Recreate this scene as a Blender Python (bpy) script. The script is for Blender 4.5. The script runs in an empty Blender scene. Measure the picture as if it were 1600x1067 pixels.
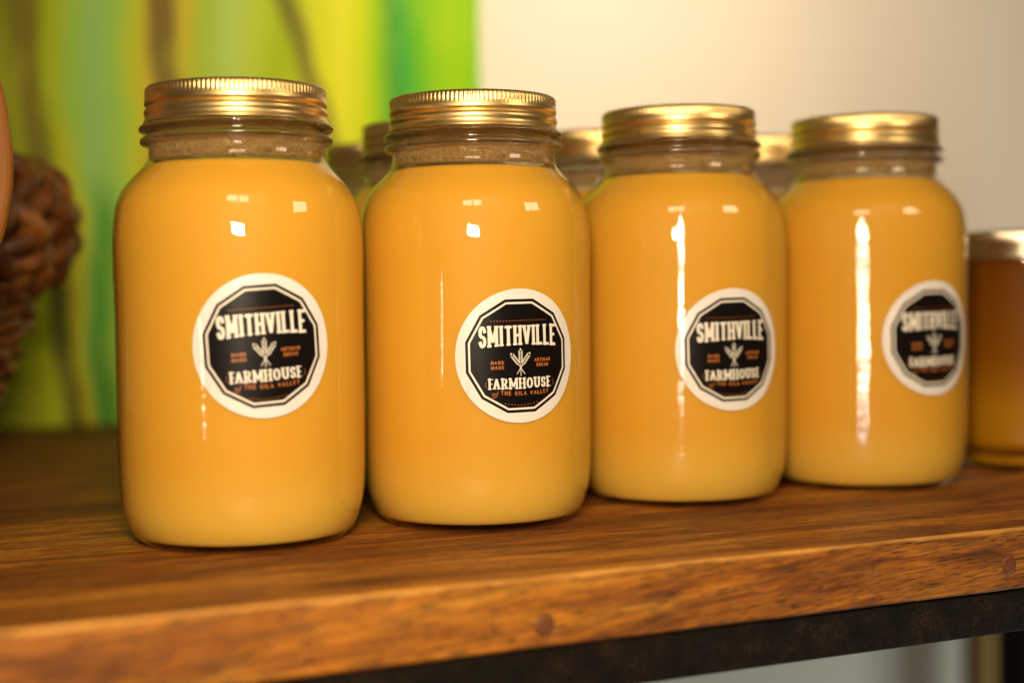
import bpy, bmesh, math, random
from mathutils import Vector, Matrix, geometry
random.seed(7)
PI = math.pi
scene = bpy.context.scene
COL = scene.collection

# ------------------------------------------------------------------ camera
H_CAM = 0.11867
cam_d = bpy.data.cameras.new("camera")
cam = bpy.data.objects.new("camera", cam_d)
COL.objects.link(cam)
Rv = Vector((0.99990340, -0.00048777, -0.01389099))
Uv = Vector((0.01389955, 0.03508940, 0.99928751))
Fv = Vector((0.00000000, 0.99938406, -0.03509279))
mw = Matrix.Identity(4)
for i in range(3):
    mw[i][0], mw[i][1], mw[i][2] = Rv[i], Uv[i], -Fv[i]
mw[2][3] = H_CAM
cam.matrix_world = mw
cam_d.sensor_width = 36.0
cam_d.lens = 2291.08 / 1600 * 36
cam_d.clip_start = 0.02
cam_d.clip_end = 60
cam_d.dof.use_dof = True
cam_d.dof.focus_distance = 0.712
cam_d.dof.aperture_fstop = 2.75
cam_d.dof.aperture_blades = 0
scene.camera = cam

# ------------------------------------------------------------------ world
world = bpy.data.worlds.new("World")
scene.world = world
world.use_nodes = True
bg = world.node_tree.nodes["Background"]
bg.inputs[0].default_value = (1.0, 0.70, 0.40, 1)
bg.inputs[1].default_value = 0.055

# ------------------------------------------------------------------ lamps
def area(name, loc, target, sx, sy, power, color, spread=180):
    d = bpy.data.lights.new(name, 'AREA')
    d.shape = 'RECTANGLE'; d.size = sx; d.size_y = sy
    d.energy = power; d.color = color; d.spread = math.radians(spread)
    o = bpy.data.objects.new(name, d); COL.objects.link(o)
    o.location = loc
    o.rotation_euler = (Vector(target) - Vector(loc)).to_track_quat('-Z', 'Y').to_euler()
    return o
WARM = (1.0, 0.80, 0.56)
area("front_lamp", (-0.012, 0.04, 0.262), (0.02, 0.80, 0.08), 0.125, 0.052, 5.6, WARM)
area("pane_lamp", (-0.085, 0.12, 0.55), (0.0, 0.80, 0.08), 0.11, 0.15, 0.5, WARM)
area("pane_lamp", (0.040, 0.12, 0.55), (0.0, 0.80, 0.08), 0.11, 0.15, 0.5, WARM)
area("side_lamp", (0.60, 0.44, 0.44), (0.05, 0.82, 0.10), 0.20, 0.15, 0.95, WARM)
area("soft_fill", (0.55, -1.1, 1.5), (0.1, 0.8, 0.0), 1.3, 1.0, 2.2, WARM)  # added soft fill behind the camera, stands for no particular lamp
area("wall_fill", (0.34, 0.80, 0.60), (0.17, 1.62, 0.43), 0.30, 0.10, 2.35, (1.0, 0.84, 0.68), 100)  # unseen light added above the view to brighten wall and canvas
area("low_cool_fill", (1.2, 0.9, -0.9), (0.5, 1.9, -0.35), 0.6, 0.6, 7, (0.85, 0.98, 1.0))  # unseen cool light added to brighten the wall under the shelf

# ------------------------------------------------------------------ exposure
scene.render.engine = 'CYCLES'
scene.view_settings.view_transform = 'Standard'
scene.view_settings.look = 'None'
scene.view_settings.exposure = 0.10
scene.view_settings.gamma = 1
scene.view_settings.use_curve_mapping = False
cy = scene.cycles
cy.use_denoising = True
cy.max_bounces = 12
cy.transparent_max_bounces = 24
cy.transmission_bounces = 10
cy.glossy_bounces = 6
cy.sample_clamp_indirect = 6

# ------------------------------------------------------------------ helpers
def srgb(r, g, b):
    f = lambda c: (c / 255 / 12.92) if c / 255 <= 0.04045 else ((c / 255 + 0.055) / 1.055) ** 2.4
    return (f(r), f(g), f(b), 1)

class NT:
    def __init__(self, name):
        self.m = bpy.data.materials.new(name)
        self.m.use_nodes = True
        self.t = self.m.node_tree
        self.t.nodes.clear()
        self.out = self.n('ShaderNodeOutputMaterial')
    def n(self, typ, **kw):
        nd = self.t.nodes.new(typ)
        for k, v in kw.items():
            setattr(nd, k, v)
        return nd
    def l(self, a, b):
        self.t.links.new(a, b)
    def val(self, sock, v):
        if hasattr(v, 'node'):
            self.l(v, sock)
        else:
            sock.default_value = v
    def math(self, op, a, b=None, c=None, clamp=False):
        nd = self.n('ShaderNodeMath', operation=op); nd.use_clamp = clamp
        self.val(nd.inputs[0], a)
        if b is not None: self.val(nd.inputs[1], b)
        if c is not None: self.val(nd.inputs[2], c)
        return nd.outputs[0]
    def mix(self, f, a, b, blend='MIX'):
        nd = self.n('ShaderNodeMix', data_type='RGBA', blend_type=blend)
        self.val(nd.inputs[0], f); self.val(nd.inputs[6], a); self.val(nd.inputs[7], b)
        return nd.outputs[2]
    def coord(self, which='Object', scale=(1, 1, 1), rot=(0, 0, 0), loc=(0, 0, 0)):
        tc = self.n('ShaderNodeTexCoord'); mp = self.n('ShaderNodeMapping')
        mp.inputs['Scale'].default_value = scale; mp.inputs['Rotation'].default_value = rot
        mp.inputs['Location'].default_value = loc
        self.l(tc.outputs[which], mp.inputs[0])
        return mp.outputs[0]
    def noise(self, vec, scale=5, detail=4, rough=0.5, dist=0.0):
        nd = self.n('ShaderNodeTexNoise')
        self.l(vec, nd.inputs['Vector'])
        nd.inputs['Scale'].default_value = scale; nd.inputs['Detail'].default_value = detail
        nd.inputs['Roughness'].default_value = rough; nd.inputs['Distortion'].default_value = dist
        return nd.outputs[0]
    def ramp(self, f, stops, interp='LINEAR'):
        nd = self.n('ShaderNodeValToRGB'); cr = nd.color_ramp; cr.interpolation = interp
        while len(cr.elements) > 1: cr.elements.remove(cr.elements[-1])
        for i, (p, c) in enumerate(stops):
            if not isinstance(c, tuple): c = (c, c, c, 1)
            e = cr.elements[0] if i == 0 else cr.elements.new(p)
            e.position = p; e.color = c
        self.l(f, nd.inputs[0])
        return nd.outputs[0]
    def principled(self, **kw):
        p = self.n('ShaderNodeBsdfPrincipled')
        for k, v in kw.items():
            self.val(p.inputs[k.replace('_', ' ')], v)
        return p
    def bump(self, h, strength=0.2, dist=0.001):
        b = self.n('ShaderNodeBump'); b.inputs['Strength'].default_value = strength
        b.inputs['Distance'].default_value = dist; self.l(h, b.inputs['Height'])
        return b.outputs[0]
    def surf(self, s):
        self.l(s, self.out.inputs[0]); return self.m

def obj(name, me, mats, parent=None):
    o = bpy.data.objects.new(name, me)
    COL.objects.link(o)
    for m in (mats if isinstance(mats, (list, tuple)) else [mats]):
        if m is not None and len(o.data.materials) < (len(mats) if isinstance(mats, (list, tuple)) else 1):
            o.data.materials.append(m)
    if parent: o.parent = parent
    return o
def thing(name, label, cat, loc=(0, 0, 0), rotz=0, group=None):
    o = bpy.data.objects.new(name, None); COL.objects.link(o)
    o.empty_display_size = 0.02
    o.location = loc; o.rotation_euler = (0, 0, rotz)
    tag(o, label, cat, group)
    return o
def tag(o, label, cat, group=None):
    o['label'] = label; o['category'] = cat
    if group: o['group'] = group
def mesh_from(bm, name, smooth=True):
    me = bpy.data.meshes.new(name); bm.normal_update(); bm.to_mesh(me); bm.free()
    if smooth:
        me.polygons.foreach_set('use_smooth', [True] * len(me.polygons)); me.update()
    return me
def lathe(prof, seg=128, closed=False, mats=None, rfun=None, cap0=False, cap1=False):
    """prof: (r, z) list, bottom to top on the outside."""
    bm = bmesh.new(); rings = []
    for (r, z) in prof:
        ring = []
        for i in range(seg):
            a = 2 * PI * i / seg
            rr = r + (rfun(a, r, z) if rfun else 0)
            ring.append(bm.verts.new((rr * math.cos(a), rr * math.sin(a), z)))
        rings.append(ring)
    n = len(rings)
    for k in range(n if closed else n - 1):
        A, B = rings[k], rings[(k + 1) % n]
        for i in range(seg):
            f = bm.faces.new((A[i], A[(i + 1) % seg], B[(i + 1) % seg], B[i]))
            if mats: f.material_index = mats[k]
    if cap0: bm.faces.new(list(reversed(rings[0])))
    if cap1: bm.faces.new(rings[-1])
    return bm
def tube(bm, pts, r, n=8, cap=True, r2=None):
    pts = [Vector(p) for p in pts]; rings = []; up = None
    for i, p in enumerate(pts):
        t = (pts[min(i + 1, len(pts) - 1)] - pts[max(i - 1, 0)]).normalized()
        if up is None:
            up = t.orthogonal().normalized()
        up = (up - t * up.dot(t)).normalized()
        sd = t.cross(up)
        rr = r if r2 is None else r + (r2 - r) * i / (len(pts) - 1)
        rings.append([bm.verts.new(p + (up * math.cos(2 * PI * k / n) + sd * math.sin(2 * PI * k / n)) * rr) for k in range(n)])
    for a, b in zip(rings, rings[1:]):
        for k in range(n):
            bm.faces.new((a[k], a[(k + 1) % n], b[(k + 1) % n], b[k]))
    if cap:
        bm.faces.new(list(reversed(rings[0]))); bm.faces.new(rings[-1])
def box_bm(x0, x1, y0, y1, z0, z1, bev=0.0, seg=2):
    bm = bmesh.new()
    bmesh.ops.create_cube(bm, size=1)
    for v in bm.verts:
        v.co = Vector(((x0 + x1) / 2 + v.co.x * (x1 - x0), (y0 + y1) / 2 + v.co.y * (y1 - y0), (z0 + z1) / 2 + v.co.z * (z1 - z0)))
    if bev:
        bmesh.ops.bevel(bm, geom=bm.edges[:], offset=bev, segments=seg, affect='EDGES', profile=0.5)
    return bm

# the shelf runs along e (24.17 deg to the picture), n points away from the camera
A0 = math.radians(24.17)
E2 = Vector((math.cos(A0), math.sin(A0))); N2 = Vector((-math.sin(A0), math.cos(A0)))
def en(e, n, z=0.0):
    p = E2 * e + N2 * n
    return Vector((p.x, p.y, z))
def e_of_px(px, n):                       # where a wall feature seen in column px sits along the wall
    x = (px - 800) / 2291.08
    d = n / (N2.x * x + N2.y)
    return d * (E2.x * x + E2.y)

# ------------------------------------------------------------------ materials
def mat_wall():
    t = NT("cream_wall_paint")
    c = t.coord(scale=(1, 1, 1))
    n1 = t.noise(c, 2.0, 3, 0.5)
    col = t.mix(n1, srgb(236, 226, 205), srgb(226, 216, 192))
    n2 = t.noise(c, 260, 3, 0.6)
    p = t.principled(Base_Color=col, Roughness=0.75, Normal=t.bump(n2, 0.25, 0.0006))
    return t.surf(p.outputs[0])

def mat_painting():
    t = NT("green_abstract_painting")
    tc = t.n('ShaderNodeTexCoord'); sep = t.n('ShaderNodeSeparateXYZ'); t.l(tc.outputs['Object'], sep.inputs[0])
    x, z = sep.outputs[0], sep.outputs[2]
    low = t.noise(t.coord(scale=(2.2, 0, 1.6)), 2.5, 3, 0.5)
    fine = t.noise(t.coord(scale=(60, 0, 3)), 1.5, 4, 0.6)
    xx = t.math('ADD', x, t.math('MULTIPLY', t.math('SUBTRACT', low, 0.5), 0.05))
    xx = t.math('ADD', xx, t.math('MULTIPLY', t.math('SUBTRACT', fine, 0.5), 0.022))
    e0, e1 = -0.3, e_of_px(757, 1.375)
    u = t.math('DIVIDE', t.math('SUBTRACT', xx, e0), e1 - e0)
    S = [(-600, (90, 110, 20)), (-200, (110, 130, 20)), (0, (128, 138, 12)), (60, (150, 162, 12)), (90, (166, 188, 20)), (125, (156, 200, 72)), (150, (148, 200, 102)),
         (185, (156, 204, 78)), (212, (192, 206, 42)), (235, (204, 180, 45)), (285, (204, 190, 45)), (312, (166, 198, 58)), (365, (180, 210, 92)),
         (405, (180, 205, 45)), (440, (165, 190, 12)), (500, (212, 218, 30)), (540, (224, 226, 45)), (562, (200, 216, 14)),
         (588, (150, 200, 12)), (606, (82, 160, 40)), (628, (62, 165, 60)), (650, (95, 180, 25)), (690, (140, 195, 8)), (715, (150, 198, 5)), (740, (125, 190, 5))]
    stops = []
    for px, c in S:
        stops.append(((e_of_px(px, 1.375) - e0) / (e1 - e0) if px > -600 else 0.0, srgb(*c)))
    col = t.ramp(u, stops, 'EASE')
    def streak(px_top, slope, w, c, col, z0=-1.0, z1=9.0, wob=0.03):
        e_top = e_of_px(px_top, 1.375)
        cx = t.math('ADD', e_top, t.math('MULTIPLY', t.math('SUBTRACT', 0.393, z), slope))
        d = t.math('ABSOLUTE', t.math('SUBTRACT', xx, cx))
        m = t.n('ShaderNodeMapRange'); m.interpolation_type = 'SMOOTHSTEP'
        t.l(d, m.inputs[0]); m.inputs[1].default_value = w * 0.45; m.inputs[2].default_value = w * 1.25
        m.inputs[3].default_value = 0.8; m.inputs[4].default_value = 0
        zz = t.n('ShaderNodeMapRange'); zz.interpolation_type = 'SMOOTHSTEP'; t.l(z, zz.inputs[0])
        zz.inputs[1].default_value = z0; zz.inputs[2].default_value = z0 + 0.06
        zy = t.n('ShaderNodeMapRange'); zy.interpolation_type = 'SMOOTHSTEP'; t.l(z, zy.inputs[0])
        zy.inputs[1].default_value = z1; zy.inputs[2].default_value = z1 + 0.06; zy.inputs[3].default_value = 1; zy.inputs[4].default_value = 0
        f = t.math('MULTIPLY', t.math('MULTIPLY', m.outputs[0], zz.outputs[0]), zy.outputs[0])
        return t.mix(f, col, srgb(*c))
    col = streak(40, 0.115, 0.013, (112, 100, 24), col)
    col = streak(46, 0.105, 0.012, (38, 32, 10), col, z1=0.12)
    col = streak(247, 0.09, 0.013, (98, 76, 42), col)
    col = streak(448, 0.34, 0.012, (98, 82, 36), col)
    col = streak(150, 0.02, 0.012, (70, 150, 30), col, z1=0.18)
    col = streak(95, 0.06, 0.008, (190, 185, 10), col, z1=0.24)
    dab = t.noise(t.coord(scale=(30, 1, 7)), 1.6, 3, 0.5)
    f = t.ramp(dab, [(0.5, 0.0), (0.75, 0.35)])
    col = t.mix(f, col, srgb(206, 214, 60))
    b = t.noise(t.coord(scale=(300, 300, 40)), 1.0, 3)
    p = t.principled(Base_Color=col, Roughness=0.6, Normal=t.bump(b, 0.3, 0.0008))
    p.inputs['Specular IOR Level'].default_value = 0.15
    return t.surf(p.outputs[0])

def mat_wood():
    t = NT("oiled_acacia_wood")
    tc = t.n('ShaderNodeTexCoord'); sep = t.n('ShaderNodeSeparateXYZ'); t.l(tc.outputs['Object'], sep.inputs[0])
    # glued-up staves: a tone of its own for each
    stave = t.math('FLOOR', t.math('DIVIDE', t.math('ADD', sep.outputs[1], 0.004), 0.066))
    wn = t.n('ShaderNodeTexWhiteNoise', noise_dimensions='1D'); t.l(stave, wn.inputs['W'])
    off = t.n('ShaderNodeCombineXYZ')
    t.l(t.math('MULTIPLY', wn.outputs[0], 3.7), off.inputs[0]); t.l(t.math('MULTIPLY', wn.outputs[0], 1.3), off.inputs[1])
    add = t.n('ShaderNodeVectorMath', operation='ADD'); t.l(tc.outputs['Object'], add.inputs[0]); t.l(off.outputs[0], add.inputs[1])
    mp = t.n('ShaderNodeMapping'); t.l(add.outputs[0], mp.inputs[0])
    mp.inputs['Rotation'].default_value = (0, math.radians(4.5), math.radians(1.2))
    mp.inputs['Scale'].default_value = (1, 1, 1)
    def sc(v, s):
        m = t.n('ShaderNodeMapping'); t.l(v, m.inputs[0]); m.inputs['Scale'].default_value = s; return m.outputs[0]
    g1 = t.noise(sc(mp.outputs[0], (5, 42, 42)), 1.0, 6, 0.62, 1.2)      # broad figure
    g2 = t.noise(sc(mp.outputs[0], (22, 420, 420)), 1.0, 5, 0.6, 0.4)     # fine grain
    g3 = t.noise(sc(mp.outputs[0], (120, 1350, 1350)), 1.0, 1, 0.4)        # pores
    col = t.ramp(g1, [(0.30, srgb(98, 56, 12)), (0.44, srgb(148, 84, 19)), (0.56, srgb(188, 119, 31)), (0.72, srgb(216, 154, 50))])
    fine = t.ramp(g2, [(0.34, 0.42), (0.5, 0.90), (0.68, 1.22)])
    col = t.mix(0.85, col, fine, 'MULTIPLY')
    g4 = t.noise(sc(mp.outputs[0], (48, 1000, 1000)), 1.0, 3, 0.6)
    col = t.mix(0.75, col, t.ramp(g4, [(0.36, 0.58), (0.5, 1.0), (0.66, 1.25)]), 'MULTIPLY')
    pore = t.ramp(g3, [(0.34, 0.35), (0.42, 1.0)])
    col = t.mix(0.9, col, pore, 'MULTIPLY')
    tone = t.ramp(wn.outputs[0], [(0.0, srgb(205, 190, 178)), (1.0, srgb(255, 255, 255))])
    col = t.mix(1.0, col, tone, 'MULTIPLY')
    blotch = t.ramp(t.noise(sc(mp.outputs[0], (9, 30, 30)), 1.0, 3, 0.5), [(0.35, 0.72), (0.6, 1.0)])
    col = t.mix(0.7, col, blotch, 'MULTIPLY')
    # the seams between the staves
    fr = t.math('FRACT', t.math('DIVIDE', t.math('ADD', sep.outputs[1], 0.004), 0.066))
    seam = t.math('LESS_THAN', fr, 0.012)
    col = t.mix(t.math('MULTIPLY', seam, 0.55), col, srgb(60, 30, 10))
    # front arris: bright edge highlight painted into the wood colour
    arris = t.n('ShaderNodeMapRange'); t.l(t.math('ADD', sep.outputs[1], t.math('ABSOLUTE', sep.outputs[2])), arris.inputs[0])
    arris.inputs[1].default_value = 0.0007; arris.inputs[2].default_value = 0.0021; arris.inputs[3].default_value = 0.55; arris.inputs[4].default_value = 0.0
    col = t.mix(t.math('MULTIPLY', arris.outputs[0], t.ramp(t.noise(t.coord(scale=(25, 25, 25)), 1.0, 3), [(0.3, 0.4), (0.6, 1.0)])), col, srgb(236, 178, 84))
    h = t.math('ADD', t.math('MULTIPLY', g2, 0.5), t.math('MULTIPLY', t.ramp(g3, [(0.34, 0.0), (0.44, 1.0)]), 0.6))
    rgh = t.ramp(g2, [(0.3, 0.66), (0.7, 0.50)])
    p = t.principled(Specular_IOR_Level=0.35, Base_Color=col, Roughness=rgh, Normal=t.bump(h, 0.4, 0.0003))
    return t.surf(p.outputs[0])

def mat_plug():
    t = NT("dark_end_grain_plug")
    n = t.noise(t.coord(scale=(900, 900, 900)), 1.0, 4, 0.6)
    col = t.ramp(n, [(0.3, srgb(84, 42, 10)), (0.7, srgb(120, 68, 22))])
    p = t.principled(Base_Color=col, Roughness=0.6, Normal=t.bump(n, 0.3, 0.0003))
    return t.surf(p.outputs[0])

def mat_steel():
    t = NT("raw_dark_steel")
    n = t.noise(t.coord(scale=(60, 60, 60)), 1.0, 6, 0.65)
    n2 = t.noise(t.coord(scale=(700, 700, 700)), 1.0, 5, 0.7)
    m = t.math('MULTIPLY', n, n2)
    col = t.ramp(m, [(0.12, srgb(6, 4, 1)), (0.27, srgb(22, 13, 4)), (0.42, srgb(54, 35, 13))])
    p = t.principled(Base_Color=col, Metallic=0.0, Specular_IOR_Level=0.12, Roughness=t.ramp(n2, [(0.3, 0.75), (0.7, 0.5)]), Normal=t.bump(n2, 0.7, 0.0008))
    return t.surf(p.outputs[0])

def mat_gold():
    t = NT("brushed_gold_lid")
    n = t.noise(t.coord(scale=(1, 1, 1)), 160, 3, 0.5)
    nb = t.noise(t.coord(scale=(30, 30, 900)), 1.0, 3, 0.5)
    col = t.mix(n, srgb(238, 203, 130), srgb(245, 214, 150))
    rg = t.ramp(nb, [(0.3, 0.30), (0.7, 0.40)])
    p = t.principled(Base_Color=col, Metallic=1.0, Roughness=rg, Normal=t.bump(nb, 0.06, 0.0002))
    return t.surf(p.outputs[0])
def mat_silver():
    t = NT("brushed_silver_lid")
    nb = t.noise(t.coord(scale=(30, 30, 900)), 1.0, 3, 0.5)
    p = t.principled(Base_Color=srgb(214, 200, 176), Metallic=1.0, Roughness=t.ramp(nb, [(0.3, 0.24), (0.7, 0.34)]))
    return t.surf(p.outputs[0])

def mat_body_glass(name="jar_glass", rough=0.012, bump=0.09, add=0.0):
    t = NT(name)
    geo = t.n('ShaderNodeNewGeometry')
    dot = t.n('ShaderNodeVectorMath', operation='DOT_PRODUCT')
    t.l(geo.outputs['Normal'], dot.inputs[0]); t.l(geo.outputs['Incoming'], dot.inputs[1])
    c = t.math('SUBTRACT', 1.0, t.math('ABSOLUTE', dot.outputs['Value']), clamp=True)
    fr = t.math('ADD', 0.045 + add, t.math('MULTIPLY', t.math('POWER', c, 5.0), 0.9), clamp=True)
    h = t.noise(t.coord(scale=(1, 1, 0.45)), 60, 3, 0.55, 0.4)
    h2 = t.noise(t.coord(scale=(110, 110, 330)), 1.0, 2, 0.5)
    h = t.math('ADD', h, t.math('MULTIPLY', h2, 0.05))
    bp = t.bump(h, bump, 0.004)
    gl = t.n('ShaderNodeBsdfGlossy'); gl.inputs['Roughness'].default_value = rough
    gl.inputs['Color'].default_value = (1, 1, 1, 1); t.l(bp, gl.inputs['Normal'])
    tr = t.n('ShaderNodeBsdfTransparent'); tr.inputs[0].default_value = (0.97, 0.98, 0.95, 1)
    mx = t.n('ShaderNodeMixShader'); t.l(fr, mx.inputs[0]); t.l(tr.outputs[0], mx.inputs[1]); t.l(gl.outputs[0], mx.inputs[2])
    return t.surf(mx.outputs[0])
def mat_seam(name="mould_seam_glass", frac=0.28, z0=0.0, z1=0.001):
    t = NT(name)
    rip = t.noise(t.coord(scale=(25, 25, 800)), 1.0, 2, 0.5)
    lum = t.noise(t.coord(scale=(260, 260, 900)), 1.0, 2, 0.5)
    bp = t.bump(t.math('ADD', rip, t.math('MULTIPLY', lum, 0.12)), 1.0, 0.0005)
    gl = t.n('ShaderNodeBsdfGlossy'); gl.inputs['Roughness'].default_value = 0.13
    t.l(bp, gl.inputs['Normal'])
    tr = t.n('ShaderNodeBsdfTransparent')
    tc = t.n('ShaderNodeTexCoord'); sep = t.n('ShaderNodeSeparateXYZ'); t.l(tc.outputs['Object'], sep.inputs[0])
    fz = t.n('ShaderNodeMapRange'); t.l(sep.outputs[2], fz.inputs[0]); fz.inputs[1].default_value = z0; fz.inputs[2].default_value = z1
    fz.inputs[3].default_value = frac * 0.12 if z0 else frac; fz.inputs[4].default_value = frac
    mx = t.n('ShaderNodeMixShader'); t.l(fz.outputs[0], mx.inputs[0])
    t.l(tr.outputs[0], mx.inputs[1]); t.l(gl.outputs[0], mx.inputs[2])
    return t.surf(mx.outputs[0])
def mat_neck_glass():
    t = NT("jar_neck_glass")
    tc = t.n('ShaderNodeTexCoord'); sep = t.n('ShaderNodeSeparateXYZ'); t.l(tc.outputs['Object'], sep.inputs[0])
    n = t.noise(t.coord(scale=(1, 1, 1.3)), 850, 3, 0.6)
    xy = t.n('ShaderNodeCombineXYZ'); t.l(sep.outputs[0], xy.inputs[0]); t.l(sep.outputs[1], xy.inputs[1])
    ln = t.n('ShaderNodeVectorMath', operation='LENGTH'); t.l(xy.outputs[0], ln.inputs[0])
    inner = t.math('LESS_THAN', ln.outputs['Value'], 0.0396)
    msk = t.math('LESS_THAN', sep.outputs[2], 0.189)
    h = t.math('MULTIPLY', t.ramp(n, [(0.46, 0.0), (0.60, 1.0)]), t.math('MULTIPLY', inner, t.math('ADD', t.math('MULTIPLY', msk, 0.90), 0.06)))
    p = t.principled(Base_Color=(0.98, 0.98, 0.94, 1), Roughness=0.02, IOR=1.48, Normal=t.bump(h, 0.9, 0.0015))
    p.inputs['Transmission Weight'].default_value = 1.0
    # drops on the glass; amber glow through the neck painted in as diffuse colour
    d = t.n('ShaderNodeBsdfDiffuse'); d.inputs[0].default_value = (0.82, 0.55, 0.22, 1)
    
    tl = t.n('ShaderNodeBsdfTranslucent'); tl.inputs[0].default_value = (0.75, 0.50, 0.20, 1)
    a = t.n('ShaderNodeAddShader'); t.l(d.outputs[0], a.inputs[0]); t.l(tl.outputs[0], a.inputs[1])
    n3 = t.noise(t.coord(scale=(1, 1, 1.2)), 900, 2, 0.6)
    f = t.math('MULTIPLY', t.ramp(n3, [(0.44, 0.05), (0.66, 0.27)]), t.math('ADD', 0.15, t.math('MULTIPLY', msk, 0.85)))
    mx = t.n('ShaderNodeMixShader'); t.l(f, mx.inputs[0]); t.l(p.outputs[0], mx.inputs[1]); t.l(a.outputs[0], mx.inputs[2])
    return t.surf(mx.outputs[0])
def mat_liquid():
    t = NT("cloudy_yellow_broth")
    tc = t.n('ShaderNodeTexCoord'); sep = t.n('ShaderNodeSeparateXYZ'); t.l(tc.outputs['Object'], sep.inputs[0])
    n = t.noise(t.coord(scale=(1, 1, 1)), 14, 3, 0.5)
    zz = t.math('ADD', sep.outputs[2], t.math('MULTIPLY', t.math('SUBTRACT', n, 0.5), 0.02))
    col = t.ramp(t.math('DIVIDE', zz, 0.18), [(0.0, (0.69, 0.43, 0.070, 1)), (0.10, (0.69, 0.412, 0.056, 1)), (0.24, (0.69, 0.350, 0.030, 1)), (1.0, (0.69, 0.350, 0.028, 1))])
    p = t.principled(Base_Color=col, Roughness=0.55)
    p.inputs['Specular IOR Level'].default_value = 0.2
    p.inputs['Subsurface Weight'].default_value = 0.5
    p.inputs['Subsurface Radius'].default_value = (1.0, 0.55, 0.2)
    p.inputs['Subsurface Scale'].default_value = 0.008
    return t.surf(p.outputs[0])
def mat_amber():
    t = NT("settled_amber_broth")
    tc = t.n('ShaderNodeTexCoord'); sep = t.n('ShaderNodeSeparateXYZ'); t.l(tc.outputs['Object'], sep.inputs[0])
    n = t.noise(t.coord(scale=(1, 1, 1)), 18, 3, 0.5)
    zz = t.math('ADD', sep.outputs[2], t.math('MULTIPLY', t.math('SUBTRACT', n, 0.5), 0.016))
    col = t.ramp(t.math('DIVIDE', zz, 0.13), [(0.0, (0.40, 0.18, 0.004, 1)), (0.30, (0.42, 0.185, 0.004, 1)), (0.55, (0.24, 0.08, 0.001, 1)), (0.95, (0.17, 0.048, 0.0005, 1))])
    p = t.principled(Base_Color=col, Roughness=0.5, Specular_IOR_Level=0.1)
    p.inputs['Subsurface Weight'].default_value = 0.5
    p.inputs['Subsurface Radius'].default_value = (1.0, 0.45, 0.1)
    p.inputs['Subsurface Scale'].default_value = 0.01
    return t.surf(p.outputs[0])
def mat_flat(name, c, rough=0.4, metallic=0.0, spec=0.5, nscale=300, amp=0.06):
    t = NT(name)
    n = t.noise(t.coord(), nscale, 3)
    col = t.mix(n, tuple(x * (1 - amp) for x in c[:3]) + (1,), tuple(min(1, x * (1 + amp)) for x in c[:3]) + (1,))
    p = t.principled(Base_Color=col, Roughness=rough, Metallic=metallic)
    p.inputs['Specular IOR Level'].default_value = spec
    return t.surf(p.outputs[0])
def mat_wicker():
    t = NT("brown_wicker")
    n = t.noise(t.coord(scale=(40, 40, 40)), 1.0, 3, 0.6)
    n2 = t.noise(t.coord(scale=(400, 400, 400)), 1.0, 3, 0.6)
    col = t.ramp(n, [(0.3, srgb(62, 30, 8)), (0.55, srgb(112, 64, 20)), (0.75, srgb(160, 102, 38))])
    p = t.principled(Base_Color=col, Roughness=0.42, Normal=t.bump(n2, 0.4, 0.0006))
    return t.surf(p.outputs[0])
def mat_paddle():
    t = NT("smooth_reddish_wood")
    n = t.noise(t.coord(scale=(90, 12, 12)), 1.0, 5, 0.55, 0.6)
    n = t.noise(t.coord(scale=(70, 70, 7)), 1.0, 5, 0.55, 0.8)
    col = t.ramp(n, [(0.3, srgb(112, 64, 22)), (0.55, srgb(138, 86, 34)), (0.75, srgb(154, 100, 44))])
    v = t.n('ShaderNodeTexVoronoi'); v.inputs['Scale'].default_value = 1.0
    t.l(t.coord(scale=(16, 16, 11)), v.inputs['Vector'])
    spot = t.ramp(v.outputs['Distance'], [(0.04, 0.55), (0.10, 1.0)])
    col = t.mix(0.8, col, spot, 'MULTIPLY')
    p = t.principled(Base_Color=col, Roughness=0.5, Normal=t.bump(n, 0.15, 0.0006))
    p.inputs['Specular IOR Level'].default_value = 0.15
    return t.surf(p.outputs[0])

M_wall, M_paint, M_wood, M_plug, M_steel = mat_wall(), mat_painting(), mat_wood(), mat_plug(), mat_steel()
M_gold, M_silver, M_glass, M_seam, M_neck = mat_gold(), mat_silver(), mat_body_glass(), mat_seam(), mat_neck_glass()
M_seam_faint = mat_seam('faint_seam_glass', 0.035)
M_seam_fade = mat_seam('fading_seam_glass', 0.26, 0.045, 0.105)
M_liquid, M_amber = mat_liquid(), mat_amber()
M_white = mat_flat("label_white_paper", (0.76, 0.71, 0.66, 1), 0.38, amp=0.01)
M_black = mat_flat("label_black_ink", (0.005, 0.003, 0.003, 1), 0.28, spec=0.3, amp=0.1)
M_cream = mat_flat("label_cream_ink", (0.78, 0.72, 0.60, 1), 0.38, amp=0.02)
M_orange = mat_flat("label_copper_ink", (0.42, 0.13, 0.018, 1), 0.4, amp=0.05)
M_wicker, M_paddle = mat_wicker(), mat_paddle()
M_canvas = mat_flat("canvas_edge", (0.22, 0.34, 0.03, 1), 0.7, amp=0.2, nscale=90)
M_post = mat_flat("yellow_wood_post", (0.46, 0.27, 0.04, 1), 0.5, amp=0.15, nscale=30)

# ------------------------------------------------------------------ the setting: wall
FRONT = 0.5465           # n of the shelf's front face
def placed(o, n=0.0, e=0.0, z=0.0):
    o.location = en(e, n, z); o.rotation_euler = (0, 0, A0); return o
wall = obj("wall", mesh_from(box_bm(-2.2, 4.2, 0, 0.12, -1.2, 2.0), "wall", False), M_wall)
placed(wall, 1.412); wall['kind'] = 'structure'

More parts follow.
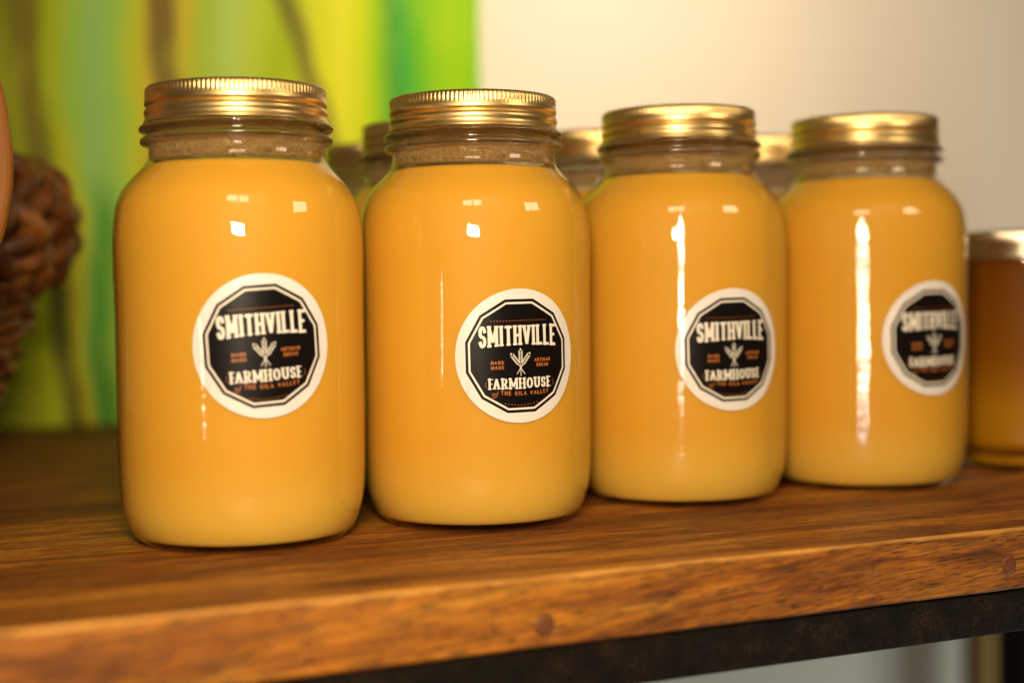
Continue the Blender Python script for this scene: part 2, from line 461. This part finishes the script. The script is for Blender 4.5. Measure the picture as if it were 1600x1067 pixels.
# ------------------------------------------------------------------ shelf
shelf = thing("display_shelf", "oiled brown wooden shelf board on a dark steel frame, holding the jars", "shelf")
placed(shelf, FRONT)
DEPTH = 0.860
def board():
    bm = bmesh.new()
    x0, x1, T = -0.55, 1.30, 0.0300
    prof = [(0.0, -T + 0.0012), (0.0, -0.0016)]
    for k in range(1, 6):
        a = PI / 2 * k / 6
        prof.append((0.0016 * (1 - math.cos(a)), -0.0016 + 0.0016 * math.sin(a)))
    prof += [(0.0016, 0.0), (DEPTH, 0.0), (DEPTH, -T), (0.0012, -T)]
    N = 260; rings = []
    for i in range(N + 1):
        x = x0 + (x1 - x0) * i / N
        w = 0.0003 * math.sin(x * 61) + 0.0002 * math.sin(x * 173 + 1) + 0.00015 * math.sin(x * 411)
        rings.append([bm.verts.new((x, y + (w if y < 0.01 else 0), z + (w * 0.5 if -0.01 < z < -0.0001 else 0))) for y, z in prof])
    P = len(prof)
    for a, b in zip(rings, rings[1:]):
        for k in range(P):
            bm.faces.new((a[k], b[k], b[(k + 1) % P], a[(k + 1) % P]))
    bm.faces.new(rings[0]); bm.faces.new(list(reversed(rings[-1])))
    bmesh.ops.recalc_face_normals(bm, faces=bm.faces[:])
    return bm
b_me = mesh_from(board(), "board", False)
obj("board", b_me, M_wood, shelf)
for e, z in ((0.2584, -0.0205), (0.5075, -0.0178)):
    bm = bmesh.new()
    prof = [(0.0, -0.0007), (0.0030, -0.0007), (0.0042, -0.0005), (0.0047, 0.0002), (0.0047, 0.004)]
    bm2 = lathe([(max(r, 1e-5), y) for r, y in prof], 40)
    for v in bm2.verts:
        x, y, zz = v.co; v.co = Vector((e + x, zz, z + y))
    bmesh.ops.recalc_face_normals(bm2, faces=bm2.faces[:])
    obj("wood_plug", mesh_from(bm2, "wood_plug"), M_plug, shelf); bm.free()
# steel frame under the board: front, rear and end rails
def rails():
    bm = bmesh.new()
    def add(*a):
        b = box_bm(*a, bev=0.0012)
        me = bpy.data.meshes.new("tmp"); b.to_mesh(me); b.free(); bm.from_mesh(me); bpy.data.meshes.remove(me)
    add(-0.53, 1.28, 0.0035, 0.0285, -0.0520, -0.0312)
    add(-0.53, 1.28, DEPTH - 0.06, DEPTH - 0.035, -0.0520, -0.0312)
    add(-0.53, -0.505, 0.0295, DEPTH - 0.061, -0.0520, -0.0312)
    add(1.255, 1.28, 0.0295, DEPTH - 0.061, -0.0520, -0.0312)
    return bm
obj("steel_rail", mesh_from(rails(), "steel_rail", False), M_steel, shelf)
for e, y in ((1.183, 0.700), (-0.53, 0.700), (-0.53, 0.0035), (1.23, 0.0035)):
    obj("leg", mesh_from(box_bm(e, e + 0.05, y, y + 0.05, -0.95, -0.0525, 0.0015), "leg", False), M_steel, shelf)

post = obj("wooden_post", mesh_from(box_bm(0, 0.046, 0, 0.03, -1.2, -0.06, 0.002), "wooden_post", False), M_post)
placed(post, 1.377, 1.2437)
tag(post, "yellowish wooden post under the shelf at the right, beside the black leg", "post")

# ------------------------------------------------------------------ painting
e1 = e_of_px(757, 1.375)
pnt = thing("painting", "blurred green and yellow abstract canvas with dark vertical streaks behind the jars", "painting")
placed(pnt, 1.375, 0, 0.001)
obj("canvas", mesh_from(box_bm(-0.30, e1, 0, 0.004, 0, 0.78, 0.0006), "canvas", False), M_paint, pnt)
obj("canvas_frame", mesh_from(box_bm(-0.299, e1 - 0.001, 0.0042, 0.032, 0.001, 0.779, 0.001), "canvas_frame", False), M_canvas, pnt)

# ------------------------------------------------------------------ jar meshes (metres)
def mm(p): return [(r / 1000, z / 1000) for r, z in p]
def smooth(p, n=4):
    """Catmull-Rom through the profile points"""
    out = []
    for i in range(len(p) - 1):
        p0 = p[max(i - 1, 0)]; p1 = p[i]; p2 = p[i + 1]; p3 = p[min(i + 2, len(p) - 1)]
        for k in range(n):
            t = k / n
            out.append(tuple(0.5 * ((2 * p1[j]) + (-p0[j] + p2[j]) * t + (2 * p0[j] - 5 * p1[j] + 4 * p2[j] - p3[j]) * t * t + (-p0[j] + 3 * p1[j] - 3 * p2[j] + p3[j]) * t ** 3) for j in (0, 1)))
    out.append(p[-1]); return out
BODY = [(42.5, 0.4), (45.6, 0.0), (48.6, 1.0), (52.0, 3.8), (55.0, 8.4), (57.2, 14.5), (58.5, 22.5), (59.1, 33), (59.4, 50), (59.5, 80), (59.6, 110),
        (59.9, 130), (60.0, 139), (59.75, 146), (59.1, 153), (57.8, 160), (54.9, 166.5), (50.7, 171.8), (46.5, 176.0), (43.9, 179.0), (42.6, 181.4), (42.1, 184.0)]
body_s = smooth(BODY, 4)
def r_at(z):
    for a, b in zip(body_s, body_s[1:]):
        if a[1] <= z <= b[1] and b[1] > a[1]:
            return a[0] + (b[0] - a[0]) * (z - a[1]) / (b[1] - a[1])
    return 60
def ringbump(zc, r0, r1, hw, n=8):
    return [(r0 + (r1 - r0) * math.sqrt(max(0, 1 - (2 * k / n - 1) ** 2)) ** 0.8, zc - hw + 2 * hw * k / n) for k in range(n + 1)]
NECK = [(41.90, 184.2), (41.935, 186.2), (41.96, 187.2)] + ringbump(190.0, 42.2, 46.0, 2.3) + [(42.3, 192.9)] + ringbump(195.7, 42.3, 46.4, 2.0) + \
       [(41.8, 198.4), (41.6, 204), (41.4, 211), (40.6, 213.0), (39.4, 213.2), (38.4, 212), (38.2, 205), (38.2, 190), (38.3, 186), (38.9, 182.2), (40.2, 180.4), (41.3, 181.0), (41.87, 182.6)]
def glass_mesh():
    return mesh_from(lathe(mm(body_s), 160), "glass_body")
def neck_mesh():
    def helix(a, r, z):
        return 0.0
    bm = lathe(mm(NECK), 160, closed=True)
    # threads climb a little round the neck
    for v in bm.verts:
        zz = v.co.z * 1000
        if 186.9 < zz < 198.2 and v.co.xy.length > 0.0405:
            v.co.z += 0.0005 * math.sin(math.atan2(v.co.y, v.co.x) + 0.6)
    bmesh.ops.recalc_face_normals(bm, faces=bm.faces[:])
    return mesh_from(bm, "glass_neck")
def liquid_mesh():
    pr = [(1e-4, 4.6), (30, 4.3), (46.0, 3.6), (51.0, 3.9)]
    for r, z in body_s[4:]:
        if 4.6 < z < 178.3 and r < 61:
            gap = (0.35 + 0.55 * min(1, z / 25)) if z < 145 else 0.9 + 0.5 * min(1, (z - 145) / 25)
            pr.append((r - gap, z))
    pr = [p for i, p in enumerate(pr) if i < 4 or p[1] > 4.6]
    pr += [(40.2, 178.9), (38.8, 179.1), (37.5, 178.7), (1e-4, 178.6)]
    return mesh_from(lathe(mm(pr), 128), "broth")
KN = 120
def lid_band_mesh(r_off=0.0, z_off=0.0):
    P = [(37.0, 215.4), (40.6, 215.5), (41.8, 215.3), (42.5, 214.8), (42.95, 214.0), (43.1, 212.8), (43.1, 211.0), (43.15, 209.8), (43.4, 208.9), (43.55, 207.8), (43.5, 207.0),
         (43.15, 206.3), (42.5, 205.95), (42.3, 205.6), (42.55, 205.3), (43.2, 204.8), (43.65, 204.0), (43.8, 203.2), (43.75, 202.5), (43.5, 201.8), (43.35, 201.2), (43.35, 200.7), (43.55, 199.9), (43.95, 199.0), (44.2, 198.4),
         (44.2, 198.1), (43.7, 198.05), (42.2, 200.4), (42.05, 205.6), (42.3, 209), (42.3, 214.0), (40.5, 214.7), (37.0, 214.7)]
    P = [(r + r_off, z + z_off) for r, z in P]
    def kn(a, r, z):
        zz = z * 1000 - z_off
        if r * 1000 - r_off > 42.55 and 209.9 < zz < 214.7 :
            return 0.00042 * (abs(math.cos(KN * a / 2)) ** 0.6 - 0.75)
        return 0
    bm = lathe(mm(list(reversed(P))), KN * 6, closed=True, rfun=kn)
    bmesh.ops.recalc_face_normals(bm, faces=bm.faces[:])
    return mesh_from(bm, "lid_band")
def lid_disc_mesh(r=40.3, z=213.9):
    P = [(1e-4, z), (r - 6, z), (r - 4.5, z + .4), (r - 2, z + .4), (r - .6, z), (r, z), (r, z + .35), (r - .6, z + .35), (r - 2, z + .8), (r - 4.5, z + .8), (r - 6, z + .4), (1e-4, z + .4)]
    bm = lathe(mm(P), 96)
    bmesh.ops.recalc_face_normals(bm, faces=bm.faces[:])
    return mesh_from(bm, "lid_disc")
def seam_mesh(wid=3.0, seed=0, tilt=0.0, za=24.0, zb=156.0):
    bm = bmesh.new(); rows = []
    rnd = random.Random(seed); p1, p2 = rnd.uniform(0, 6), rnd.uniform(0, 6)
    z = za; pts = []
    while z < zb: pts.append(z); z += 0.6
    for z in pts:
        row = []
        w = wid / 2 * (1 + 0.07 * math.sin(z * 0.13 + p1) + 0.03 * math.sin(z * 0.7 + p2)) * max(0.05, min(1, (zb + 0.5 - z) / 6, (z - za + 0.5) / 10))
        c = 0.35 * math.sin(z * 0.045 + p1)
        for k in range(7):
            s = (k - 3) / 3
            a = (c + s * w) / 60.0
            rr = (r_at(z) + 0.10 + abs(tilt) * wid / 2 + w * w / 120 * s * s + tilt * s * w) / 1000
            row.append(bm.verts.new((rr * math.cos(a), rr * math.sin(a), z / 1000)))
        rows.append(row)
    for a, b in zip(rows, rows[1:]):
        for k in range(6):
            bm.faces.new((a[k], a[k + 1], b[k + 1], b[k]))
    return mesh_from(bm, "mould_seam")

# ------------------------------------------------------------------ sticker artwork as geometry
def arc(cx, cy, rx, ry, a0, a1, n=14):
    return [(cx + rx * math.cos(math.radians(a0 + (a1 - a0) * k / n)), cy + ry * math.sin(math.radians(a0 + (a1 - a0) * k / n))) for k in range(n + 1)]
S_CURVE = arc(.5, .74, .5, .26, 15, 270, 14)[:-1] + arc(.5, .25, .5, .25, 90, -165, 14)
GL = {  # letter: (width, [polylines], [serif points (x, y)])
    'A': (.86, [[(.0, 0), (.5, 1)], [(.5, 1), (1, 0)], [(.2, .34), (.8, .34)]], [(0, 0), (1, 0)]),
    'B': (.72, [[(0, 0), (0, 1)], [(0, 1), (.55, 1)] + arc(.55, .76, .35, .24, 90, -90, 8) + [(0, .52)], [(.55, .52)] + arc(.6, .26, .4, .26, 90, -90, 8) + [(0, 0)]], [(0, 0), (0, 1)]),
    'D': (.82, [[(0, 0), (0, 1)], [(0, 1), (.4, 1)] + arc(.4, .5, .6, .5, 90, -90, 14) + [(0, 0)]], [(0, 0), (0, 1)]),
    'E': (.68, [[(0, 0), (0, 1)], [(0, 1), (1, 1)], [(0, .52), (.78, .52)], [(0, 0), (1, 0)]], [(0, 0), (0, 1)]),
    'F': (.66, [[(0, 0), (0, 1)], [(0, 1), (1, 1)], [(0, .5), (.8, .5)]], [(0, 0), (0, 1)]),
    'G': (.86, [arc(.5, .5, .5, .5, 45, 330, 18) + [(1, .42)], [(.6, .42), (1, .42)]], []),
    'H': (.84, [[(0, 0), (0, 1)], [(1, 0), (1, 1)], [(0, .5), (1, .5)]], [(0, 0), (0, 1), (1, 0), (1, 1)]),
    'I': (.16, [[(.5, 0), (.5, 1)]], [(.5, 0), (.5, 1)]),
    'L': (.64, [[(0, 0), (0, 1)], [(0, 0), (1, 0)]], [(0, 0), (0, 1)]),
    'M': (1.0, [[(0, 0), (0, 1)], [(0, 1), (.5, .2)], [(.5, .2), (1, 1)], [(1, 1), (1, 0)]], [(0, 0), (1, 0), (0, 1), (1, 1)]),
    'N': (.84, [[(0, 0), (0, 1)], [(0, 1), (1, 0)], [(1, 0), (1, 1)]], [(0, 0), (0, 1), (1, 1)]),
    'O': (.88, [arc(.5, .5, .5, .5, 90, 450, 24)], []),
    'R': (.80, [[(0, 0), (0, 1)], [(0, 1), (.5, 1)] + arc(.5, .75, .4, .25, 90, -90, 8) + [(0, .5)], [(.45, .5), (1, 0)]], [(0, 0), (0, 1), (1, 0)]),
    'S': (.68, [S_CURVE], []),
    'T': (.76, [[(.5, 0), (.5, 1)], [(0, 1), (1, 1)]], [(.5, 0)]),
    'U': (.82, [[(0, 1), (0, .42)] + arc(.5, .42, .5, .42, 180, 360, 14) + [(1, 1)]], [(0, 1), (1, 1)]),
    'V': (.84, [[(0, 1), (.5, 0)], [(.5, 0), (1, 1)]], [(0, 1), (1, 1)]),
    'Y': (.80, [[(0, 1), (.5, .48)], [(1, 1), (.5, .48)], [(.5, .48), (.5, 0)]], []),
}
def ribbon(polys, pts, tv, th):
    n = len(pts)
    for i in range(n - 1):
        a, b = Vector(pts[i]), Vector(pts[i + 1]); d = b - a
        if d.length < 1e-6: continue
        d.normalize()
        w = (th + (tv - th) * abs(d.y) ** 1.3) / 2
        ea = w if i == 0 else w * 0.22
        eb = w if i == n - 2 else w * 0.22
        if n == 2 and abs(d.y) > 0.15 and abs(d.x) > 0.15: ea = eb = w * 0.35
        a2, b2 = a - d * ea, b + d * eb; p = Vector((-d.y, d.x)) * w
        polys.append([tuple(a2 + p), tuple(a2 - p), tuple(b2 - p), tuple(b2 + p)])
def text(out, word, cx, y0, width, hfun, tv, th, gap, prio, serif=0.0, squeeze=None, serif_h=None):
    """hfun(u) -> (bottom, height) for u in -1..1 across the word"""
    adv = [(0.45 if c == ' ' else GL[c][0] * (squeeze or {}).get(c, 1.0)) for c in word]
    total = sum(adv) + gap * (len(word) - 1) - (0.26 if 'F' in word[:-1] else 0)
    sx = width / total; x = cx - width / 2
    h0 = hfun(0)[1]
    for c, w in zip(word, adv):
        if c != ' ':
            polys = []
            W = w * sx; iw = max(W - tv, 1e-4)
            def mp(p, W=W, x=x):
                X = x + tv / 2 + p[0] * (W - tv)
                if c == 'I': X = x + W / 2
                return (X, th / 2 + p[1] * (h0 - th))
            for pl in GL[c][1]:
                ribbon(polys, [mp(p) for p in pl], tv, th)
            if serif:
                sh = serif_h or th
                for sp in GL[c][2]:
                    q = mp(sp); yy = 0 if sp[1] < .5 else h0
                    y1 = sh if sp[1] < .5 else h0 - sh
                    s = tv / 2 + serif
                    polys.append([(q[0] - s, min(yy, y1)), (q[0] + s, min(yy, y1)), (q[0] + s, max(yy, y1)), (q[0] - s, max(yy, y1))])
            for pl in polys:
                pts = []
                for X, Y in pl:
                    b, h = hfun((X - cx) / (width / 2))
                    pts.append((X, b + Y / h0 * h))
                out.append((pts, prio))
        x += (w + gap - (0.26 if c == 'F' else 0)) * sx
def ngon(n, r, rot=0.0, cx=0, cy=0, ry=None):
    return [(cx + r * math.cos(2 * PI * (k + rot) / n), cy + (ry or r) * math.sin(2 * PI * (k + rot) / n)) for k in range(n)]
def sticker_flat():
    F = []           # (polygon, priority/material): 0 white, 1 black, 2 cream, 3 black, 4 cream ink, 5 copper
    F.append((ngon(120, 1.0), 0))
    F.append((ngon(12, 0.845 / math.cos(PI / 12), 0.5), 1))
    F.append((ngon(12, 0.802 / math.cos(PI / 12), 0.5), 2))
    F.append((ngon(12, 0.772 / math.cos(PI / 12), 0.5), 3))
    def arch(u):                      # letters grow towards both ends
        b = 0.165 - 0.038 * u * u; tp = 0.452 + 0.004 * u * u
        return b, tp - b
    text(F, "SMITHVILLE", 0.0, 0, 1.28, arch, 0.048, 0.038, 0.11, 4, serif=0.010, serif_h=0.026,
         squeeze={'M': .86, 'I': 2.0, 'T': .86, 'H': .84, 'V': .84, 'L': .9, 'E': .9, 'S': .92})
    def base(y, h, k=0.0): return lambda u: (y + k * u * u, h)
    text(F, "FARMHOUSE", 0.01, 0, 1.04, base(-0.485, 0.152, 0.006), 0.034, 0.014, 0.17, 4, serif=0.014, serif_h=0.012, squeeze={'M': 1.1})
    for w, cx, y, wd in (("HAND", -.365, -.118, .200), ("MADE", -.365, -.192, .200), ("ARTISAN", .375, -.095, .285), ("BREAD", .375, -.170, .215)):
        text(F, w, cx, 0, wd, base(y, 0.052), 0.013, 0.011, 0.30, 5, squeeze={'I': 1.4})
    text(F, "THE GILA VALLEY", 0.075, 0, 0.80, base(-0.590, 0.062, 0.02), 0.014, 0.012, 0.30, 5, squeeze={'I': 1.4})
    # little slanted 'of' flourish, rows of dots
    for pl in (arc(-.435, -.565, .022, .022, 0, 360, 10), [(-.395, -.60), (-.365, -.515)], [(-.405, -.555), (-.362, -.545)], [(-.455, -.615), (-.40, -.600)]):
        P = []; ribbon(P, pl, 0.009, 0.009); F.extend((q, 5) for q in P)
    for k in range(20):
        x = -0.45 + 0.9 * k / 19; F.append((ngon(8, 0.0085, .5, x, 0.525), 5))
    for k in range(11):
        x = -0.26 + 0.52 * k / 10; F.append((ngon(8, 0.0085, .5, x, -0.735 + 0.5 * x * x), 5))
    for s in (-1, 1):
        for dy in (-.03, 0, .03):
            F.append((ngon(8, 0.0085, .5, 0.01 + s * (0.568 - abs(dy) * .3), -.415 + dy), 5))
    # three ears of wheat, crossed stalks
    def ear(bx, by, ang, n, ln):
        ca, sa = math.cos(ang), math.sin(ang)
        def loc(p): return (bx + p[0] * ca + p[1] * sa, by - p[0] * sa + p[1] * ca)
        P = []
        for k in range(n):
            y = ln * (0.02 + 0.86 * k / n)
            for s in (-1, 1):
                g = [(s * 0.005, y), (s * 0.026, y + 0.012), (s * 0.038, y + 0.044), (s * 0.022, y + 0.036), (s * 0.006, y + 0.018)]
                P.append([loc(p) for p in g])
        P.append([loc(p) for p in [(0, ln * .92), (.017, ln * .98), (0, ln * 1.12), (-.017, ln * .98)]])
        F.extend((q, 4) for q in P)
    ear(0, -.105, 0, 5, .20); ear(-.026, -.128, -.66, 5, .20); ear(.026, -.128, .66, 5, .20)
    for pl in ([(0, -.12), (0, -.292)], [(-.035, -.13), (.015, -.20), (.062, -.268)], [(.035, -.13), (-.015, -.20), (-.062, -.268)]):
        P = []; ribbon(P, pl, 0.011, 0.011); F.extend((q, 4) for q in P)
    verts, faces, prio = [], [], []
    for poly, pr in F:
        area2 = sum(poly[i][0] * poly[(i + 1) % len(poly)][1] - poly[(i + 1) % len(poly)][0] * poly[i][1] for i in range(len(poly)))
        if area2 < 0: poly = list(reversed(poly))
        faces.append(list(range(len(verts), len(verts) + len(poly)))); prio.append(pr)
        verts.extend(Vector(p) for p in poly)
    edges = []
    for k in range(-11, 12):
        x = k / 12 + 0.0013; y = math.sqrt(1 - x * x) * 0.999
        edges.append((len(verts), len(verts) + 1)); verts += [Vector((x, -y)), Vector((x, y))]
    r = geometry.delaunay_2d_cdt(verts, edges, faces, 1, 1e-6, True)
    ov, of, src = r[0], r[2], r[5]
    mats = [max((prio[s] for s in ss), default=0) for ss in src]
    return ov, of, mats
STICK = sticker_flat()
LABEL_R = 32.2
def sticker_mesh(zc, tilt):
    ov, of, mats = STICK
    bm = bmesh.new(); vs = []
    c, s = math.cos(tilt), math.sin(tilt)
    for p in ov:
        x = (p[0] * c - p[1] * s) * LABEL_R; y = (p[0] * s + p[1] * c) * LABEL_R
        z = zc + y; r = r_at(z) + 0.22
        a = x / r
        vs.append(bm.verts.new((r * math.cos(a) / 1000, r * math.sin(a) / 1000, z / 1000)))
    idx = {0: 0, 1: 1, 2: 2, 3: 1, 4: 2, 5: 3}
    for f, m in zip(of, mats):
        try: fc = bm.faces.new([vs[i] for i in f])
        except ValueError: continue
        fc.material_index = idx[m]
    bmesh.ops.recalc_face_normals(bm, faces=bm.faces[:])
    f0 = bm.faces[0]
    bm.normal_update()
    if sum(f.normal.x * f.calc_area() for f in bm.faces) < 0:
        for f in bm.faces: f.normal_flip()
    return mesh_from(bm, "round_label")

# ------------------------------------------------------------------ jars
ME = dict(glass=glass_mesh(), neck=neck_mesh(), liquid=liquid_mesh(), band=lid_band_mesh(), disc=lid_disc_mesh())
def jar(x, y, label, group, sticker=None, seam=None, tone=None):
    """sticker: (angle right of the camera line, height mm, tilt); seam: angle"""
    to_cam = math.atan2(-y, -x)
    t = thing("broth_jar", label, "jar", (x, y, 0), to_cam, group)
    t.scale = (1, 1, 1.0102)
    g = obj("glass_body", ME['glass'], [M_glass], t)
    obj("glass_neck", ME['neck'], [M_neck], g)
    obj("broth", ME['liquid'], [M_liquid], t)
    if seam is not None:
        s = obj("mould_seam", seam_mesh(seam[1], int(x * 1e4), *seam[2:]), [M_seam if seam[1] > 4 else M_seam_fade if seam[1] > 2 else M_seam_faint], g); s.rotation_euler.z = math.radians(seam[0])
    b = obj("lid_band", ME['band'], [M_gold], t); b.rotation_euler.z = random.uniform(0, 6)
    obj("lid_disc", ME['disc'], [M_gold], b)
    if sticker:
        l = obj("round_label", sticker_mesh(sticker[1], math.radians(sticker[2])), [M_white, M_black, M_cream, M_orange], t)
        l.rotation_euler.z = math.radians(sticker[0])
    return t
GR = "big jars of yellow broth in the front row"
jar(-0.1318, 0.7137, "big yellow jar nearest the basket, first from the left in the front row", GR, (9.8, 94.2, 3.5), (-17, 1.1, -0.34, 48, 110))
jar(-0.0187, 0.7650, "big yellow jar whose round label is in sharp focus, second from the left in front", GR, (21, 85.9, 0.8), (-16, 0.9, -0.30, 70, 128))
jar(0.0958, 0.8343, "big yellow jar with a thin white glint running into its label's left edge", GR, (28.3, 84.6, 1.2), (0.5, 3.0, 0.066))
jar(0.2135, 0.8863, "big yellow jar with a wide white glint, its label wrapping round the right edge", GR, (40, 87.2, 0.8), (-1.0, 6.4, 0.048))
G2 = "blurred jars in the row behind"
jar(-0.045, 0.887, "blurred gold-lidded jar half hidden behind the second jar's left shoulder", G2)
jar(-0.084, 1.014, "farthest blurred jar, its lid seen low in the gap right of the first jar", G2)
jar(0.060, 0.950, "blurred gold-lidded jar seen in the gap between the second and third front jars", G2)
jar(0.172, 1.002, "blurred gold-lidded jar seen in the gap between the third and fourth front jars", G2)

# the short amber jar at the right edge
def amber_jar():
    x, y = 0.3365, 0.957
    t = thing("amber_jar", "short straight-sided jar of settled dark amber broth with a silver lid, cut by the frame", "jar", (x, y, 0), math.atan2(-y, -x))
    P = [(34, .3), (38, 0), (41, 1.5), (44, 5), (45.6, 11), (46.0, 20), (46.0, 120), (46.0, 130), (45.9, 134), (45.4, 137), (45.2, 139.5)]
    P = smooth(P, 3)
    obj("glass_body", mesh_from(lathe(mm(P), 128), "glass_body"), [M_glass], t)
    L = [(1e-4, 3)] + [(r - 0.9, z) for r, z in P if 3 < z < 138] + [(40, 138.4), (1e-4, 138.2)]
    obj("broth", mesh_from(lathe(mm(L), 96), "broth"), [M_amber], t)
    b = obj("lid_band", lid_band_mesh(3.4, -63.4), [M_silver], t)
    obj("lid_disc", lid_disc_mesh(41.5, 151.4), [M_silver], b)
amber_jar()

# ------------------------------------------------------------------ wicker basket
def basket(cx, cy):
    t = thing("wicker_basket", "dark brown wicker basket with a thick braided rim, behind the wooden paddle", "basket", (cx, cy, 0))
    prof = [(0, 74), (18, 84), (55, 99), (100, 118), (140, 130), (165, 134)]
    def rad(z):
        for (z0, r0), (z1, r1) in zip(prof, prof[1:]):
            if z <= z1: return r0 + (r1 - r0) * (z - z0) / (z1 - z0)
        return prof[-1][1]
    NS = 28
    bm = bmesh.new()
    for k in range(NS):
        a = 2 * PI * k / NS
        tube(bm, [(rad(z) / 1000 * math.cos(a), rad(z) / 1000 * math.sin(a), z / 1000) for z in range(2, 168, 12)], 0.0032, 6)
    obj("stakes", mesh_from(bm, "stakes"), M_wicker, t)
    bm = bmesh.new(); row = 0; z = 6.0
    while z < 136:
        pts = []
        ph = (row % 2) * PI; j = random.uniform(-1, 1)
        for k in range(NS * 6 + 1):
            a = 2 * PI * k / (NS * 6)
            r = rad(z) + 4.6 * math.sin(a * NS / 2 + ph) + j + 0.8 * math.sin(a * 5 + row)
            pts.append((r / 1000 * math.cos(a), r / 1000 * math.sin(a), (z + 2.2 * math.cos(a * NS / 2 + ph * .5 + row) + 1.2 * math.sin(3 * a + row * 2)) / 1000))
        tube(bm, pts, 0.0046 + random.uniform(-.0005, .0007), 7, cap=False)
        z += 8.6; row += 1
    bmesh.ops.remove_doubles(bm, verts=bm.verts[:], dist=1e-6)
    obj("weave", mesh_from(bm, "weave"), M_wicker, t)
    bm = bmesh.new()
    def strand(s, n, turns, dr, rad_, ph=0.0):
        pts = []
        for k in range(421):
            a = 2 * PI * k / 420
            b = turns * a + 2 * PI * s / n + 0.07 * math.sin(a * 9 + s * 1.7)
            lift = dr + 5.0 * math.sin(a * 23 + ph)
            R = 125 + (23 + lift) * math.cos(b)
            pts.append((R / 1000 * math.cos(a), R / 1000 * math.sin(a), (166 + (34 + lift) * math.sin(b)) / 1000))
        tube(bm, pts, rad_, 8, cap=False)
    for s in range(9): strand(s + random.uniform(-.1, .1), 9, 3, 0.0, random.uniform(0.0062, 0.0074), PI * (s % 2))
    for s in range(5): strand(s + random.uniform(-.1, .1), 5, -4, 2.0, random.uniform(0.0058, 0.0068), PI * (s % 2) + 1.6)
    tube(bm, [(0.125 * math.cos(2 * PI * k / 80), 0.125 * math.sin(2 * PI * k / 80), 0.166) for k in range(81)], 0.012, 10, cap=False)
    obj("braided_rim", mesh_from(bm, "braided_rim"), M_wicker, t)
    bm = lathe(mm([(1e-4, 1.0), (73, 1.0), (74, 3), (1e-4, 5)]), 48)
    obj("basket_base", mesh_from(bm, "basket_base"), M_wicker, t)
basket(-0.443, 0.955)

# ------------------------------------------------------------------ wooden paddle at the left edge
def paddle():
    # outline in its own plane (x across, z up), handle down on the shelf
    half = [(0, 286), (20, 283), (42, 272), (58, 252), (66.5, 228), (70.5, 205), (72.0, 185), (70.8, 168), (67.0, 150), (60.5, 135), (50, 120), (37, 106), (25, 94), (18, 80), (15, 60), (15, 10), (13.5, 2), (9, 0), (0, 0)]
    half = smooth(half, 5)
    pts = half + [(-x, z) for x, z in reversed(half) if x > 0.01]
    th = 9.0
    bm = bmesh.new(); layers = []
    for off, y in ((-2.6, -th / 2), (-1.0, -th / 2 + 0.8), (0, -th / 2 + 2.6), (0, th / 2 - 2.6), (-1.0, th / 2 - .8), (-2.6, th / 2)):
        ring = []
        n = len(pts)
        for i, (x, z) in enumerate(pts):
            px, pz = pts[i - 1]; nx, nz = pts[(i + 1) % n]
            d = Vector((nx - px, nz - pz)); d = d.normalized() if d.length > 0 else Vector((1, 0))
            nn = Vector((-d.y, d.x))
            if nn.dot(Vector((x, z - 140))) < 0 and abs(x) > 20: nn = -nn
            if abs(x) <= 20: nn = Vector((1 if x > 0 else -1, 0)) if 5 < z < 110 else Vector((0, 1 if z > 100 else -1))
            ring.append(bm.verts.new(((x + nn.x * off) / 1000, y / 1000, (z + nn.y * off) / 1000)))
        layers.append(ring)
    n = len(pts)
    for a, b in zip(layers, layers[1:]):
        for i in range(n):
            bm.faces.new((a[i], a[(i + 1) % n], b[(i + 1) % n], b[i]))
    bm.faces.new(layers[0]); bm.faces.new(list(reversed(layers[-1])))
    bmesh.ops.triangulate(bm, faces=[f for f in bm.faces if len(f.verts) > 4])
    bmesh.ops.recalc_face_normals(bm, faces=bm.faces[:])
    o = obj("wooden_paddle", mesh_from(bm, "wooden_paddle", False), M_paddle)
    tag(o, "smooth reddish wooden paddle standing upright at the left edge before the basket", "paddle")
    o.location = (-0.3138, 0.700, 0.0)
    o.rotation_euler = (math.radians(-6), 0, math.radians(12))
paddle()
